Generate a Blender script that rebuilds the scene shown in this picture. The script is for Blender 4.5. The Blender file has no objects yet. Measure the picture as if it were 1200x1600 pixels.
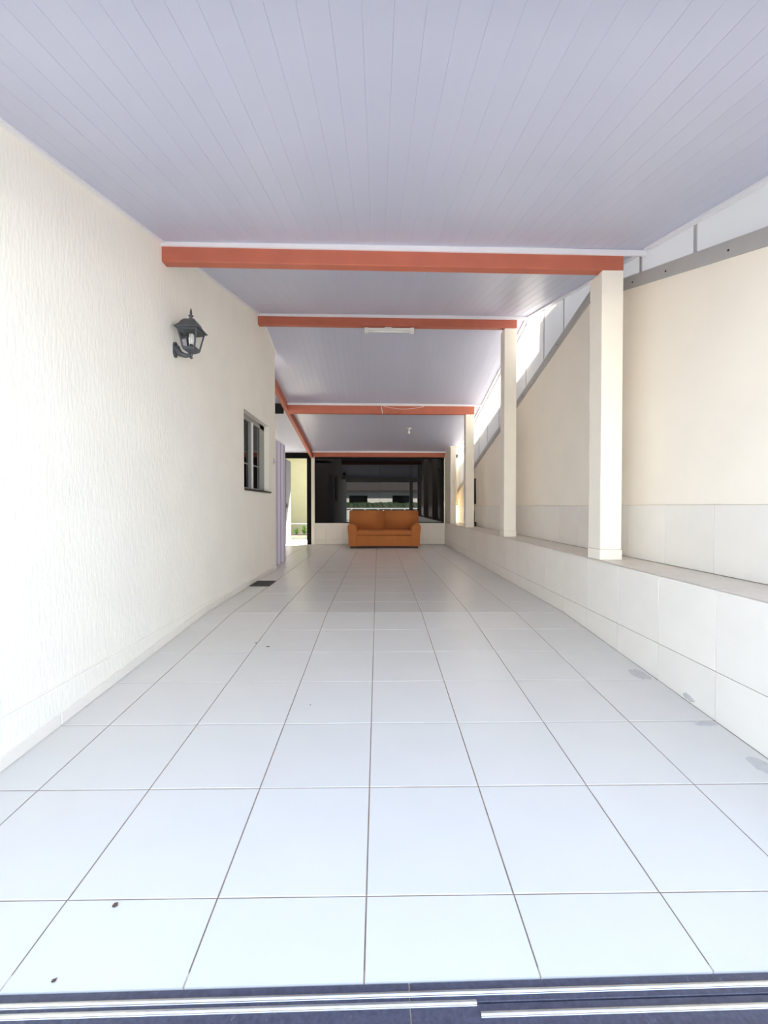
import bpy, bmesh, math, random
from mathutils import Vector, Matrix
random.seed(7)
S = bpy.context.scene
COL = S.collection
EYE = 1.012                      # camera height over the level floor

# ------------------------------------------------------------------ camera
cam_d = bpy.data.cameras.new('camera'); cam = bpy.data.objects.new('camera', cam_d); COL.objects.link(cam)
cam_d.sensor_fit = 'HORIZONTAL'; cam_d.sensor_width = 36; cam_d.lens = 36 * 648 / 1200
cam_d.clip_start = 0.02
cam.location = (0, 0, EYE)
cam.rotation_euler = (math.radians(90 - 0.80), 0, math.radians(-0.80))
S.camera = cam

# ------------------------------------------------------------------ sky, sun, exposure
SKY_STRENGTH = 0.78
SUN_STRENGTH = 21.0
world = bpy.data.worlds.new('world'); S.world = world; world.use_nodes = True
wn = world.node_tree.nodes; wl = world.node_tree.links
bg = wn['Background']; bg.inputs[1].default_value = SKY_STRENGTH
geo = wn.new('ShaderNodeTexCoord'); sep = wn.new('ShaderNodeSeparateXYZ'); rmp = wn.new('ShaderNodeValToRGB')
wl.new(geo.outputs['Generated'], sep.inputs[0]); wl.new(sep.outputs[2], rmp.inputs[0]); wl.new(rmp.outputs[0], bg.inputs[0])
rmp.color_ramp.elements[0].position = 0.0; rmp.color_ramp.elements[0].color = (1.26, 1.50, 1.84, 1)
rmp.color_ramp.elements[1].position = 1.0; rmp.color_ramp.elements[1].color = (0.26, 0.40, 0.74, 1)
e = rmp.color_ramp.elements.new(0.30); e.color = (0.82, 0.97, 1.18, 1)
SUN_DIR = Vector((0.30, 0.52, 0.80)).normalized()
sun_d = bpy.data.lights.new('sun', 'SUN'); sun_d.energy = SUN_STRENGTH; sun_d.angle = math.radians(0.6); sun_d.color = (1.0, 0.95, 0.87)
sun = bpy.data.objects.new('sun', sun_d); COL.objects.link(sun); sun.location = (8, 2, 14)
sun.rotation_euler = SUN_DIR.to_track_quat('Z', 'Y').to_euler()
S.view_settings.view_transform = 'Standard'; S.view_settings.look = 'None'
S.view_settings.gamma = 1.0; S.view_settings.use_curve_mapping = False
S.view_settings.exposure = 2.18
S.cycles.max_bounces = 16; S.cycles.diffuse_bounces = 12; S.cycles.glossy_bounces = 6
S.cycles.use_denoising = True

# ------------------------------------------------------------------ materials
def srgb(r, g, b):
    f = lambda c: (c / 255 / 12.92) if c / 255 <= 0.04045 else ((c / 255 + 0.055) / 1.055) ** 2.4
    return (f(r), f(g), f(b), 1)

def mat(name, col, rough=0.6, var=0.04, scale=6.0, bump=0.0, bscale=60, bstretch=(1, 1, 1), metal=0.0, spec=0.5, rnd=0.0, ior=None, dirt=None):
    m = bpy.data.materials.new(name); m.use_nodes = True
    n = m.node_tree.nodes; l = m.node_tree.links; p = n['Principled BSDF']
    p.inputs['Roughness'].default_value = rough; p.inputs['Metallic'].default_value = metal
    p.inputs['Specular IOR Level'].default_value = spec
    if ior: p.inputs['IOR'].default_value = ior
    tc = n.new('ShaderNodeTexCoord')
    nz = n.new('ShaderNodeTexNoise'); nz.inputs['Scale'].default_value = scale; nz.inputs['Detail'].default_value = 5
    l.new(tc.outputs['Object'], nz.inputs['Vector'])
    mr = n.new('ShaderNodeMapRange'); mr.inputs[1].default_value = 0.3; mr.inputs[2].default_value = 0.7
    mr.inputs[3].default_value = 1 - var; mr.inputs[4].default_value = 1 + var
    l.new(nz.outputs[0], mr.inputs[0])
    fac = mr.outputs[0]
    if rnd:
        oi = n.new('ShaderNodeObjectInfo'); r2 = n.new('ShaderNodeMapRange')
        r2.inputs[3].default_value = 1 - rnd; r2.inputs[4].default_value = 1 + rnd
        l.new(oi.outputs['Random'], r2.inputs[0])
        mu = n.new('ShaderNodeMath'); mu.operation = 'MULTIPLY'; l.new(fac, mu.inputs[0]); l.new(r2.outputs[0], mu.inputs[1]); fac = mu.outputs[0]
    vm = n.new('ShaderNodeVectorMath'); vm.operation = 'SCALE'; vm.inputs[0].default_value = col[:3]; l.new(fac, vm.inputs['Scale'])
    out = vm.outputs[0]
    if dirt:
        n2 = n.new('ShaderNodeTexNoise'); n2.inputs['Scale'].default_value = dirt[1]; n2.inputs['Detail'].default_value = 8; n2.inputs['Roughness'].default_value = 0.7
        l.new(tc.outputs['Object'], n2.inputs['Vector'])
        r3 = n.new('ShaderNodeMapRange'); r3.inputs[1].default_value = dirt[2]; r3.inputs[2].default_value = dirt[2] + 0.12; r3.inputs[4].default_value = dirt[3]
        l.new(n2.outputs[0], r3.inputs[0])
        mx = n.new('ShaderNodeMix'); mx.data_type = 'RGBA'; l.new(r3.outputs[0], mx.inputs['Factor']); l.new(out, mx.inputs['A']); mx.inputs['B'].default_value = dirt[0]
        out = mx.outputs['Result']
    l.new(out, p.inputs['Base Color'])
    if bump:
        mp = n.new('ShaderNodeMapping'); mp.inputs['Scale'].default_value = bstretch
        l.new(tc.outputs['Object'], mp.inputs[0])
        b = n.new('ShaderNodeTexNoise'); b.inputs['Scale'].default_value = bscale; b.inputs['Detail'].default_value = 4
        l.new(mp.outputs[0], b.inputs['Vector'])
        bu = n.new('ShaderNodeBump'); bu.inputs['Strength'].default_value = bump; bu.inputs['Distance'].default_value = 0.01
        l.new(b.outputs[0], bu.inputs['Height']); l.new(bu.outputs[0], p.inputs['Normal'])
    return m

M = {}
M['plaster'] = mat('plaster_textured', (0.93, 0.90, 0.805, 1), 0.85, 0.02, 3, 0.35, 70, (1, 1.0, 0.22))
M['wall_smooth'] = mat('painted_wall', (0.95, 0.875, 0.745, 1), 0.75, 0.02, 2, 0.05, 60)
M['pillar'] = mat('painted_pillar', (0.92, 0.86, 0.74, 1), 0.7, 0.02, 5, 0.06, 50)
M['tile'] = mat('floor_tile', (0.70, 0.68, 0.64, 1), 0.28, 0.015, 4, 0, rnd=0.012, dirt=(srgb(150, 145, 138), 26, 0.70, 0.5))
M['walltile'] = mat('wall_tile', (0.86, 0.82, 0.74, 1), 0.3, 0.02, 5, 0, rnd=0.02)
M['benchtile'] = mat('bench_tile', (0.72, 0.66, 0.58, 1), 0.4, 0.05, 9, 0, rnd=0.02, dirt=(srgb(130, 122, 112), 18, 0.62, 0.5))
M['grout'] = mat('grout', srgb(150, 130, 115), 0.95, 0.15, 20)
M['wallgrout'] = mat('wall_grout', srgb(170, 155, 138), 0.95, 0.12, 20)
M['mortar'] = mat('mortar', srgb(200, 198, 194), 0.95, 0.06, 25, 0.1, 80)
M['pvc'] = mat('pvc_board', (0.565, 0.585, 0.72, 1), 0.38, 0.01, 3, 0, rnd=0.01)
M['trim'] = mat('white_trim', (0.85, 0.84, 0.86, 1), 0.4, 0.01, 3)
M['dark_gap'] = mat('board_gap', (0.45, 0.44, 0.48, 1), 0.8, 0.02, 3)
M['beam'] = mat('terracotta_beam', srgb(190, 106, 82), 0.55, 0.07, 5, 0.12, 18, (0.25, 4, 4))
M['beam_shade'] = mat('shade_painted_beam', srgb(22, 15, 14), 0.7, 0.1, 6, spec=0.2)  # near black stands for the missing light on the beam stub
M['flash'] = mat('grey_flashing', srgb(178, 176, 172), 0.6, 0.05, 6)
M['strip'] = mat('grey_strip', srgb(178, 176, 176), 0.6, 0.03, 6)
M['granite'] = mat('dark_granite', srgb(78, 78, 92), 0.30, 0.25, 90, dirt=(srgb(150, 150, 155), 60, 0.62, 0.6))
M['steel'] = mat('steel_rail', srgb(225, 222, 215), 0.28, 0.05, 30, metal=1.0)
M['alu'] = mat('aluminium', srgb(195, 195, 195), 0.35, 0.03, 20, metal=0.7)
M['alu_grey'] = mat('grey_frame', srgb(150, 150, 145), 0.5, 0.03, 20)
M['blackglass'] = mat('black_glass', (0.004, 0.004, 0.0045, 1), 0.01, 0.0, 3, spec=0.5, ior=1.47)
M['black'] = mat('black_paint', (0.003, 0.003, 0.003, 1), 0.5, 0.1, 8, spec=0.15)
M['leafdoor'] = mat('grey_door', srgb(72, 70, 72), 0.6, 0.04, 8)
M['lantern'] = mat('lantern_metal', srgb(72, 76, 82), 0.45, 0.12, 30)
M['sill'] = mat('dark_sill', srgb(48, 45, 44), 0.4, 0.1, 30)
M['sofa'] = mat('mustard_fabric', srgb(184, 112, 58), 0.85, 0.06, 8, 0.15, 220)
M['sofa_foot'] = mat('sofa_foot', srgb(40, 25, 20), 0.6, 0.1, 8)
M['lilac'] = mat('lilac_vinyl', (0.74, 0.70, 0.80, 1), 0.4, 0.02, 4)
M['lilac_dark'] = mat('lilac_hinge_vinyl', (0.42, 0.38, 0.50, 1), 0.5, 0.02, 4)
M['white'] = mat('white_plastic', (0.85, 0.84, 0.80, 1), 0.4, 0.02, 8)
M['bulb'] = mat('bulb_glass', (0.92, 0.92, 0.90, 1), 0.25, 0.0, 8)
M['grate'] = mat('grate_iron', srgb(62, 58, 58), 0.6, 0.15, 20)
M['concrete'] = mat('concrete', (0.20, 0.198, 0.192, 1), 0.9, 0.12, 3, 0.1, 40)
M['asphalt'] = mat('asphalt', (0.12, 0.12, 0.125, 1), 0.9, 0.2, 8, 0.2, 90)
M['court'] = mat('courtyard_floor', (0.55, 0.53, 0.46, 1), 0.7, 0.05, 5)
M['courtwall'] = mat('courtyard_wall', (0.40, 0.38, 0.24, 1), 0.85, 0.03, 3)
M['soil'] = mat('soil', srgb(120, 80, 50), 0.95, 0.2, 20)
M['leaf'] = mat('green_leaf', srgb(95, 140, 45), 0.5, 0.15, 10, rnd=0.25)
M['hedge'] = mat('hedge_leaf', srgb(40, 60, 28), 0.7, 0.3, 6)
M['dry'] = mat('dry_leaf', srgb(95, 78, 66), 0.9, 0.2, 30)
M['house'] = mat('facade_paint', (0.86, 0.84, 0.76, 1), 0.85, 0.03, 2)
M['neighbour'] = mat('neighbour_render', (0.52, 0.505, 0.48, 1), 0.9, 0.08, 3)
M['roof'] = mat('roof_sheet', srgb(62, 56, 54), 0.8, 0.1, 4)
M['cable'] = mat('black_cable', srgb(24, 23, 24), 0.5, 0.05, 20)

def glass_mat():
    m = bpy.data.materials.new('lantern_glass'); m.use_nodes = True
    p = m.node_tree.nodes['Principled BSDF']
    p.inputs['Base Color'].default_value = (0.95, 0.97, 0.97, 1); p.inputs['Roughness'].default_value = 0.05
    p.inputs['Transmission Weight'].default_value = 1.0; p.inputs['IOR'].default_value = 1.1
    return m
M['glass'] = glass_mat()

def translucent():
    m = bpy.data.materials.new('translucent_sheet'); m.use_nodes = True
    n = m.node_tree.nodes; l = m.node_tree.links
    for x in list(n):
        if x.type == 'BSDF_PRINCIPLED': n.remove(x)
    d = n.new('ShaderNodeBsdfDiffuse'); d.inputs[0].default_value = (0.62, 0.63, 0.65, 1)
    t = n.new('ShaderNodeBsdfTranslucent'); t.inputs[0].default_value = (0.95, 0.91, 0.85, 1)
    nz = n.new('ShaderNodeTexNoise'); nz.inputs['Scale'].default_value = 3
    mr = n.new('ShaderNodeMapRange'); mr.inputs[3].default_value = 0.28; mr.inputs[4].default_value = 0.31
    mx = n.new('ShaderNodeMixShader'); l.new(nz.outputs[0], mr.inputs[0]); l.new(mr.outputs[0], mx.inputs[0])
    l.new(d.outputs[0], mx.inputs[1]); l.new(t.outputs[0], mx.inputs[2])
    l.new(mx.outputs[0], n['Material Output'].inputs[0])
    return m
M['sheet'] = translucent()

# ------------------------------------------------------------------ helpers
def link(name, me, m=None, parent=None, loc=None, rot=None, kind=None):
    o = bpy.data.objects.new(name, me); COL.objects.link(o)
    if m is not None and me is not None and len(me.materials) == 0: me.materials.append(M[m])
    if parent is not None: o.parent = parent
    if loc is not None: o.location = loc
    if rot is not None: o.rotation_euler = rot
    if kind: o['kind'] = kind
    return o

def tag(o, label=None, cat=None, group=None, kind=None):
    if label: o['label'] = label
    if cat: o['category'] = cat
    if group: o['group'] = group
    if kind: o['kind'] = kind
    return o

def thing(name, label, cat, loc=(0, 0, 0), group=None, kind=None, rotz=0):
    o = bpy.data.objects.new(name, None); COL.objects.link(o); o.location = loc; o.rotation_euler = (0, 0, rotz)
    o.empty_display_size = 0.1
    return tag(o, label, cat, group, kind)

def bm_mesh(bm, name, smooth=False):
    bmesh.ops.recalc_face_normals(bm, faces=bm.faces[:])
    me = bpy.data.meshes.new(name); bm.to_mesh(me); bm.free()
    if smooth:
        for p in me.polygons: p.use_smooth = True
    return me

def add_box(bm, x0, x1, y0, y1, z0, z1):
    v = [bm.verts.new(c) for c in ((x0, y0, z0), (x1, y0, z0), (x1, y1, z0), (x0, y1, z0), (x0, y0, z1), (x1, y0, z1), (x1, y1, z1), (x0, y1, z1))]
    for f in ((0, 3, 2, 1), (4, 5, 6, 7), (0, 1, 5, 4), (1, 2, 6, 5), (2, 3, 7, 6), (3, 0, 4, 7)):
        bm.faces.new([v[i] for i in f])
    return v

def box_me(name, x0, x1, y0, y1, z0, z1, bevel=0.0, seg=2, smooth=False):
    bm = bmesh.new(); add_box(bm, x0, x1, y0, y1, z0, z1)
    if bevel:
        bmesh.ops.bevel(bm, geom=bm.edges[:], offset=bevel, segments=seg, profile=0.5, affect='EDGES')
    return bm_mesh(bm, name, smooth)

def box(name, m, parent, x0, x1, y0, y1, z0, z1, bevel=0.0, seg=2, smooth=False):
    return link(name, box_me(name, x0, x1, y0, y1, z0, z1, bevel, seg, smooth), m, parent)

def prism_x(bm, pts, x0, x1):
    """polygon in (y, z) extruded along x"""
    a = [bm.verts.new((x0, y, z)) for y, z in pts]; b = [bm.verts.new((x1, y, z)) for y, z in pts]
    bm.faces.new(a); bm.faces.new(b[::-1])
    for i in range(len(pts)):
        j = (i + 1) % len(pts); bm.faces.new((a[i], b[i], b[j], a[j]))

def lathe(bm, prof, seg=12, c=(0, 0, 0), phase=0.0):
    rings = []
    for r, z in prof:
        rings.append([bm.verts.new((c[0] + r * math.cos(phase + 2 * math.pi * i / seg), c[1] + r * math.sin(phase + 2 * math.pi * i / seg), c[2] + z)) for i in range(seg)])
    for a, b in zip(rings, rings[1:]):
        for i in range(seg):
            j = (i + 1) % seg; bm.faces.new((a[i], a[j], b[j], b[i]))
    bm.faces.new(rings[0][::-1]); bm.faces.new(rings[-1])

def tube(bm, pts, r, seg=8, closed=False):
    pts = [Vector(p) for p in pts]; rings = []
    n = len(pts)
    for i, p in enumerate(pts):
        t = (pts[min(i + 1, n - 1)] - pts[max(i - 1, 0)]).normalized()
        u = t.cross(Vector((0, 0, 1)))
        if u.length < 1e-3: u = t.cross(Vector((1, 0, 0)))
        u.normalize(); w = t.cross(u)
        rr = r[i] if isinstance(r, (list, tuple)) else r
        rings.append([bm.verts.new(p + rr * (math.cos(2 * math.pi * k / seg) * u + math.sin(2 * math.pi * k / seg) * w)) for k in range(seg)])
    for a, b in zip(rings, rings[1:]):
        for k in range(seg):
            j = (k + 1) % seg; bm.faces.new((a[k], a[j], b[j], b[k]))
    bm.faces.new(rings[0][::-1]); bm.faces.new(rings[-1])

CACHE = {}
def tile_me(w, l, t=0.010, ch=0.0016, m='tile'):
    """tile centred in x and y, its top at z = 0, arrises eased"""
    key = ('tile', round(w, 4), round(l, 4), t, m)
    if key in CACHE: return CACHE[key]
    bm = bmesh.new(); a, b = w / 2, l / 2
    lo = [bm.verts.new((x, y, -t)) for x, y in ((-a, -b), (a, -b), (a, b), (-a, b))]
    mi = [bm.verts.new((x, y, -ch)) for x, y in ((-a, -b), (a, -b), (a, b), (-a, b))]
    a -= ch; b -= ch
    hi = [bm.verts.new((x, y, 0)) for x, y in ((-a, -b), (a, -b), (a, b), (-a, b))]
    bm.faces.new(hi)
    for i in range(4):
        j = (i + 1) % 4
        bm.faces.new((lo[i], lo[j], mi[j], mi[i])); bm.faces.new((mi[i], mi[j], hi[j], hi[i]))
    me = bm_mesh(bm, 'tile'); me.materials.append(M[m]); CACHE[key] = me
    return me

# ------------------------------------------------------------------ the levels of the place
XL, XR, XB = -1.65, 2.13, 1.77           # left wall, right wall, bench face
Y0, YB, YC = 1.029, 11.0, 6.68            # threshold edge, back wall, corner of the left wall
RAMP_END, RAMP_S = 3.93, 0.0645
def zf(y): return RAMP_S * (min(y, RAMP_END) - RAMP_END)
RIDGE_Y, RIDGE_Z, SF, SB = 5.85, 2.665 + EYE, 0.248, 0.242
def zr(y): return RIDGE_Z - (SF * (RIDGE_Y - y) if y < RIDGE_Y else SB * (y - RIDGE_Y))
ZB = EYE - 0.43                           # bench top
GP = 0.4475                               # tile pitch along the drive
ROWS = [1.245 + GP * k for k in range(-1, 23)]

# ------------------------------------------------------------------ floor
floor = thing('floor', 'white square ceramic tile floor with brown grout joints', 'floor', kind='structure')
bm = bmesh.new()
prism_x(bm, [(Y0 + 0.03, zf(Y0) - 0.30), (RAMP_END, -0.30), (YB, -0.30), (YB, -0.0025), (RAMP_END, -0.0025), (Y0 + 0.03, zf(Y0 + 0.03) - 0.0025)], XL, XB)
add_box(bm, -2.74, XL, YC + 0.002, YB, -0.30, -0.0025)
link('grout_bed', bm_mesh(bm, 'grout_bed'), 'grout', floor)
xl = [-0.036 + 0.45 * k for k in range(-3, 4)]
gap = 0.005
ra = math.atan(RAMP_S)
SK = 0.012
def floor_tile(x0, x1, y0, y1):
    ym = (y0 + y1) / 2; w = x1 - x0 - gap; l = y1 - y0 - gap
    ramp = ym < RAMP_END
    if ramp: l = (y1 - y0) / math.cos(ra) - gap
    if y0 <= Y0 + 0.001:                    # first course, cut askew along the granite
        bm = bmesh.new(); g = gap / 2
        prism_x(bm, [(0, 0), (1, 0), (1, -0.01), (0, -0.01)], x0 + g, x1 - g)
        for v in bm.verts:
            y = (y1 - g) if v.co.y > 0.5 else Y0 + SK * v.co.x + 0.0008
            v.co = Vector((v.co.x, y, zf(y) + v.co.z))
        link('tile', bm_mesh(bm, 'front_tile'), 'tile', floor); return
    link('tile', tile_me(w, l), None, floor, ((x0 + x1) / 2, ym, zf(ym) + random.uniform(-0.0004, 0.0004)), (ra if ramp else 0, 0, 0))
for i in range(len(ROWS)):
    y0 = max(ROWS[i], Y0); y1 = min(ROWS[i] + GP, YB)
    if y1 - y0 < 0.03: continue
    for a, b in zip(xl, xl[1:]): floor_tile(a, b, y0, y1)
    floor_tile(xl[-1], XB, y0, y1)
    if y1 <= YC + 0.1:
        floor_tile(XL, xl[0], y0, y1)
    else:
        if y0 > YC:
            floor_tile(xl[0] - 0.45, xl[0], y0, y1)
        else:
            floor_tile(XL, xl[0], y0, y1); floor_tile(xl[0] - 0.45, XL, YC + 0.004, y1)
        for k in range(1, 3): floor_tile(xl[0] - 0.45 * (k + 1), xl[0] - 0.45 * k, max(y0, YC + 0.004), y1)
# smears of old mortar on the tiles by the bench
def blob(name, parent, m, loc, rx, ry, t=0.0015, rot=(0, 0, 0), seed=1):
    rg = random.Random(seed); bm = bmesh.new(); n = 16
    pts = [(rx * rg.uniform(0.62, 1.05) * math.cos(2 * math.pi * i / n), ry * rg.uniform(0.62, 1.05) * math.sin(2 * math.pi * i / n)) for i in range(n)]
    lo = [bm.verts.new((x, y, 0)) for x, y in pts]; hi = [bm.verts.new((x * 0.94, y * 0.94, t)) for x, y in pts]
    bm.faces.new(lo[::-1]); bm.faces.new(hi)
    for i in range(n):
        j = (i + 1) % n; bm.faces.new((lo[i], lo[j], hi[j], hi[i]))
    return link(name, bm_mesh(bm, name), m, parent, loc, rot)
for x, y, rx, ry, sd in ((1.70, 2.66, 0.06, 0.09, 3), (1.69, 2.11, 0.07, 0.025, 5), (1.70, 1.80, 0.06, 0.07, 8)):
    o = blob('mortar_smear', floor, 'mortar', (x, y, zf(y) + 0.0006), rx, ry, 0.0012, (ra, 0, 0), sd)
    o['label'] = 'grey smear of dried mortar'

# ------------------------------------------------------------------ threshold with the gate rails
th = thing('threshold', 'dark polished granite threshold across the gateway', 'threshold', (0, 0.9, zf(Y0) - 0.03))
zt = zf(Y0) - 0.004
def sub(o, par):                          # keep world position when parented to a placed Empty
    o.parent = par; o.matrix_parent_inverse = par.matrix_basis.inverted() if False else Matrix.Translation(-Vector(par.location)); return o
def skew(o):
    for v in o.data.vertices: v.co.y += SK * v.co.x
    return o
for x0, x1 in ((-1.75, 0.076), (0.079, 1.95)):
    sub(skew(box('slab', 'granite', None, x0, x1, 0.984, Y0 - 0.001, zt - 0.03, zt, 0.001, 1)), th)
    sub(skew(box('slab', 'granite', None, x0, x1, 0.70, 0.981, zt - 0.03, zt - 0.0005, 0.001, 1)), th)
def rail(x0, x1, y, label):
    bm = bmesh.new(); seg = 8; r = 0.0050
    a = [(r * math.cos(math.pi * i / seg), r * math.sin(math.pi * i / seg)) for i in range(seg + 1)]
    pts = [(y + 0.0062, zt + 0.0003)] + [(y + p, zt + 0.0013 + q) for p, q in a] + [(y - 0.0062, zt + 0.0003)]
    prism_x(bm, pts, x0, x1)
    return tag(skew(link('gate_rail', bm_mesh(bm, 'gate_rail'), 'steel')), label, 'rail', 'gate rails on the threshold')
rail(-1.72, 1.92, 1.003, 'long steel gate rail nearest the white tiles on the granite threshold')
rail(-1.72, 0.238, 0.9815, 'short steel gate rail on the left half of the granite threshold')
rail(0.243, 1.92, 0.958, 'short steel gate rail on the right half of the granite threshold')

# ------------------------------------------------------------------ left wall with the window opening
WY0, WY1, WZ0, WZ1 = 5.13, 6.31, EYE + 0.22, EYE + 1.20
wall_l = thing('wall_left', 'cream wall with vertical combed plaster', 'wall', kind='structure')
bm = bmesh.new()
T = 0.14
prism_x(bm, [(0.80, -0.35), (WY0, -0.35), (WY0, zr(WY0) + 0.04), (0.80, zr(0.80) + 0.04)], XL - T, XL)
prism_x(bm, [(WY0, -0.35), (WY1, -0.35), (WY1, WZ0), (WY0, WZ0)], XL - T, XL)
prism_x(bm, [(WY0, WZ1), (WY1, WZ1), (WY1, zr(WY1) + 0.04), (RIDGE_Y, RIDGE_Z + 0.04), (WY0, zr(WY0) + 0.04)], XL - T, XL)
prism_x(bm, [(WY1, -0.35), (YC, -0.35), (YC, zr(YC) + 0.04), (WY1, zr(WY1) + 0.04)], XL - T, XL)
link('plaster_face', bm_mesh(bm, 'plaster_face'), 'plaster', wall_l)
# plinth band along the foot of the wall
bm = bmesh.new()
pts_top = EYE - 0.915
prism_x(bm, [(0.82, -0.3), (4.25, -0.3), (4.25, pts_top - 0.012), (4.20, pts_top), (0.82, pts_top)], XL - 0.01, XL + 0.012)
bmesh.ops.bevel(bm, geom=[e for e in bm.edges if all(abs(v.co.z - pts_top) < 1e-4 and v.co.x > XL for v in e.verts)], offset=0.008, segments=2, affect='EDGES')
link('plinth_band', bm_mesh(bm, 'plinth_band'), 'plaster', wall_l)
bb = thing('baseboard_left', 'low white tile skirting along the cream wall', 'skirting', kind='structure')
prev = Y0
for r in ROWS + [99]:
    y1 = min(r, YC - 0.005)
    if y1 - prev > 0.05:
        bm = bmesh.new(); h = 0.062
        a, b = prev + 0.0015, y1 - 0.0015
        prism_x(bm, [(a, zf(a) + 0.0005), (b, zf(b) + 0.0005), (b, zf(b) + h), (a, zf(a) + h)], XL - 0.005, XL + 0.022)
        bmesh.ops.bevel(bm, geom=[e for e in bm.edges if all(v.co.x > XL for v in e.verts)], offset=0.003, segments=1, affect='EDGES')
        link('skirting_tile', bm_mesh(bm, 'skirting_tile'), 'walltile', bb)
        prev = y1
# house room behind the wall, closed and dark
wh = thing('wall_house', 'plain inner walls of the house behind the cream wall', 'wall', kind='structure')
box('partition', 'wall_smooth', wh, XL - 2.2, XL - 2.1, 0.8, YC, -0.3, 3.0)
box('partition', 'plaster', wh, XL - 2.2, XL - T, YC - 0.14, YC, -0.3, 3.2)
box('partition', 'plaster', wh, XL - 2.2, XL - T, 0.8, 0.94, -0.3, 3.2)
box('room_ceiling', 'wall_smooth', wh, XL - 2.2, XL - T, 0.8, YC, 2.6, 2.7)
box('room_floor', 'sill', wh, XL - 2.2, XL - T, 0.8, YC, -0.3, -0.02)

# sliding window in the left wall
win = thing('window_1', 'small dark sliding window with grey frame set in the cream wall', 'window', kind='structure')
fx0, fx1 = XL - 0.12, XL - 0.075
box('frame_head', 'alu_grey', win, fx0, fx1, WY0, WY1, WZ1 - 0.07, WZ1, 0.003, 1)
box('frame_sill', 'alu_grey', win, fx0, fx1, WY0, WY1, WZ0, WZ0 + 0.03, 0.003, 1)
box('frame_jamb', 'alu_grey', win, fx0, fx1, WY0, WY0 + 0.035, WZ0, WZ1, 0.003, 1)
box('frame_jamb', 'alu_grey', win, fx0, fx1, WY1 - 0.22, WY1, WZ0, WZ1, 0.003, 1)
box('pane', 'blackglass', win, fx0 + 0.012, fx0 + 0.02, WY0 + 0.03, 5.69, WZ0 + 0.02, WZ1 - 0.06)
box('pane', 'blackglass', win, fx0 + 0.022, fx0 + 0.03, 5.69, WY1 - 0.21, WZ0 + 0.02, WZ1 - 0.06)
box('meeting_stile', 'alu_grey', win, fx0 + 0.008, fx1 + 0.004, 5.62, 5.665, WZ0 + 0.02, WZ1 - 0.06, 0.003, 1)
o = box('meeting_stile', 'trim', win, fx0 + 0.02, fx1 + 0.012, 5.67, 5.725, WZ0 + 0.02, WZ1 - 0.06, 0.003, 1); o['label'] = 'white upright in the middle'
zm = EYE + 0.565
box('glazing_bar', 'alu_grey', win, fx0 + 0.015, fx0 + 0.032, WY0 + 0.03, 5.62, zm - 0.008, zm + 0.008)
box('glazing_bar', 'alu_grey', win, fx0 + 0.025, fx0 + 0.042, 5.73, WY1 - 0.22, zm - 0.008, zm + 0.008)
o = box('stone_sill', 'sill', win, XL - 0.13, XL + 0.025, WY0 + 0.01, WY1 + 0.03, WZ0 - 0.022, WZ0, 0.003, 1); o['label'] = 'dark stone sill'

# ------------------------------------------------------------------ right wall, gable shaped, with tile dado
PK_Y, PK_Z, GF, GB = 4.14, 2.15 + EYE, 0.334, 0.244
def zg(y): return PK_Z - (GF * (PK_Y - y) if y < PK_Y else GB * (y - PK_Y))
wall_r = thing('wall_right', 'tall smooth cream wall with a gabled top behind the pillars', 'wall', kind='structure')
YE = 11.45
bm = bmesh.new()
prism_x(bm, [(0.80, -0.35), (YE, -0.35), (YE, zg(YE)), (PK_Y, PK_Z), (0.80, zg(0.80))], XR, XR + 0.14)
link('painted_face', bm_mesh(bm, 'painted_face'), 'wall_smooth', wall_r)
def strip_yz(bm, ya, za, yb, zb, h, x0, x1):
    prism_x(bm, [(ya, za), (yb, zb), (yb, zb - h), (ya, za - h)], x0, x1)
for ya, yb in ((0.82, PK_Y), (PK_Y, YE)):
    bm = bmesh.new(); strip_yz(bm, ya, zg(ya) + 0.005, yb, zg(yb) + 0.005, 0.105, XR - 0.012, XR + 0.15)
    link('flashing', bm_mesh(bm, 'flashing'), 'flash', wall_r)
bm = bmesh.new(); 
for y in (1.9, 2.5, 3.05, 3.45, 4.9, 6.1, 7.2, 8.3):
    lathe(bm, [(0.001, 0), (0.006, 0), (0.006, 0.004), (0.001, 0.005)], 8, (0, 0, 0))
    vs = bm.verts[-32:]
    bmesh.ops.rotate(bm, cent=(0, 0, 0), matrix=Matrix.Rotation(-math.pi / 2, 3, 'Y'), verts=vs)
    bmesh.ops.translate(bm, vec=(XR - 0.012, y, zg(y) - 0.055), verts=vs)
o = link('screw_heads', bm_mesh(bm, 'screw_heads'), 'black', wall_r); o['kind'] = 'stuff'
# dado
box('grout_bed', 'wallgrout', wall_r, XR - 0.006, XR + 0.001, Y0, YE, ZB, EYE + 0.010)
edges = [Y0 + 0.03] + [r for r in ROWS if r > Y0 + 0.05] + [YE]
def wall_tile(par, x, y0, y1, z0, z1, side=-1, m='walltile', g=0.003):
    me = tile_me(y1 - y0 - g, z1 - z0 - g, 0.006, 0.001, m)
    # local z -> -X, local x -> Y, local y -> Z
    o = link('tile', me, None, par); o.matrix_local = Matrix(((0, 0, -1, x), (1, 0, 0, (y0 + y1) / 2), (0, 1, 0, (z0 + z1) / 2), (0, 0, 0, 1))) if side < 0 else Matrix.Identity(4)
    return o
def face_tile(par, y, x0, x1, z0, z1, m='walltile', g=0.003):
    o = link('tile', tile_me(x1 - x0 - g, z1 - z0 - g, 0.006, 0.001, m), None, par)
    o.matrix_local = Matrix(((1, 0, 0, (x0 + x1) / 2), (0, 0, -1, y), (0, 1, 0, (z0 + z1) / 2), (0, 0, 0, 1))); return o
for a, b in zip(edges, edges[1:]):
    if b - a > 0.02: wall_tile(wall_r, XR - 0.009, a, b, ZB + 0.002, EYE + 0.010)

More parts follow.
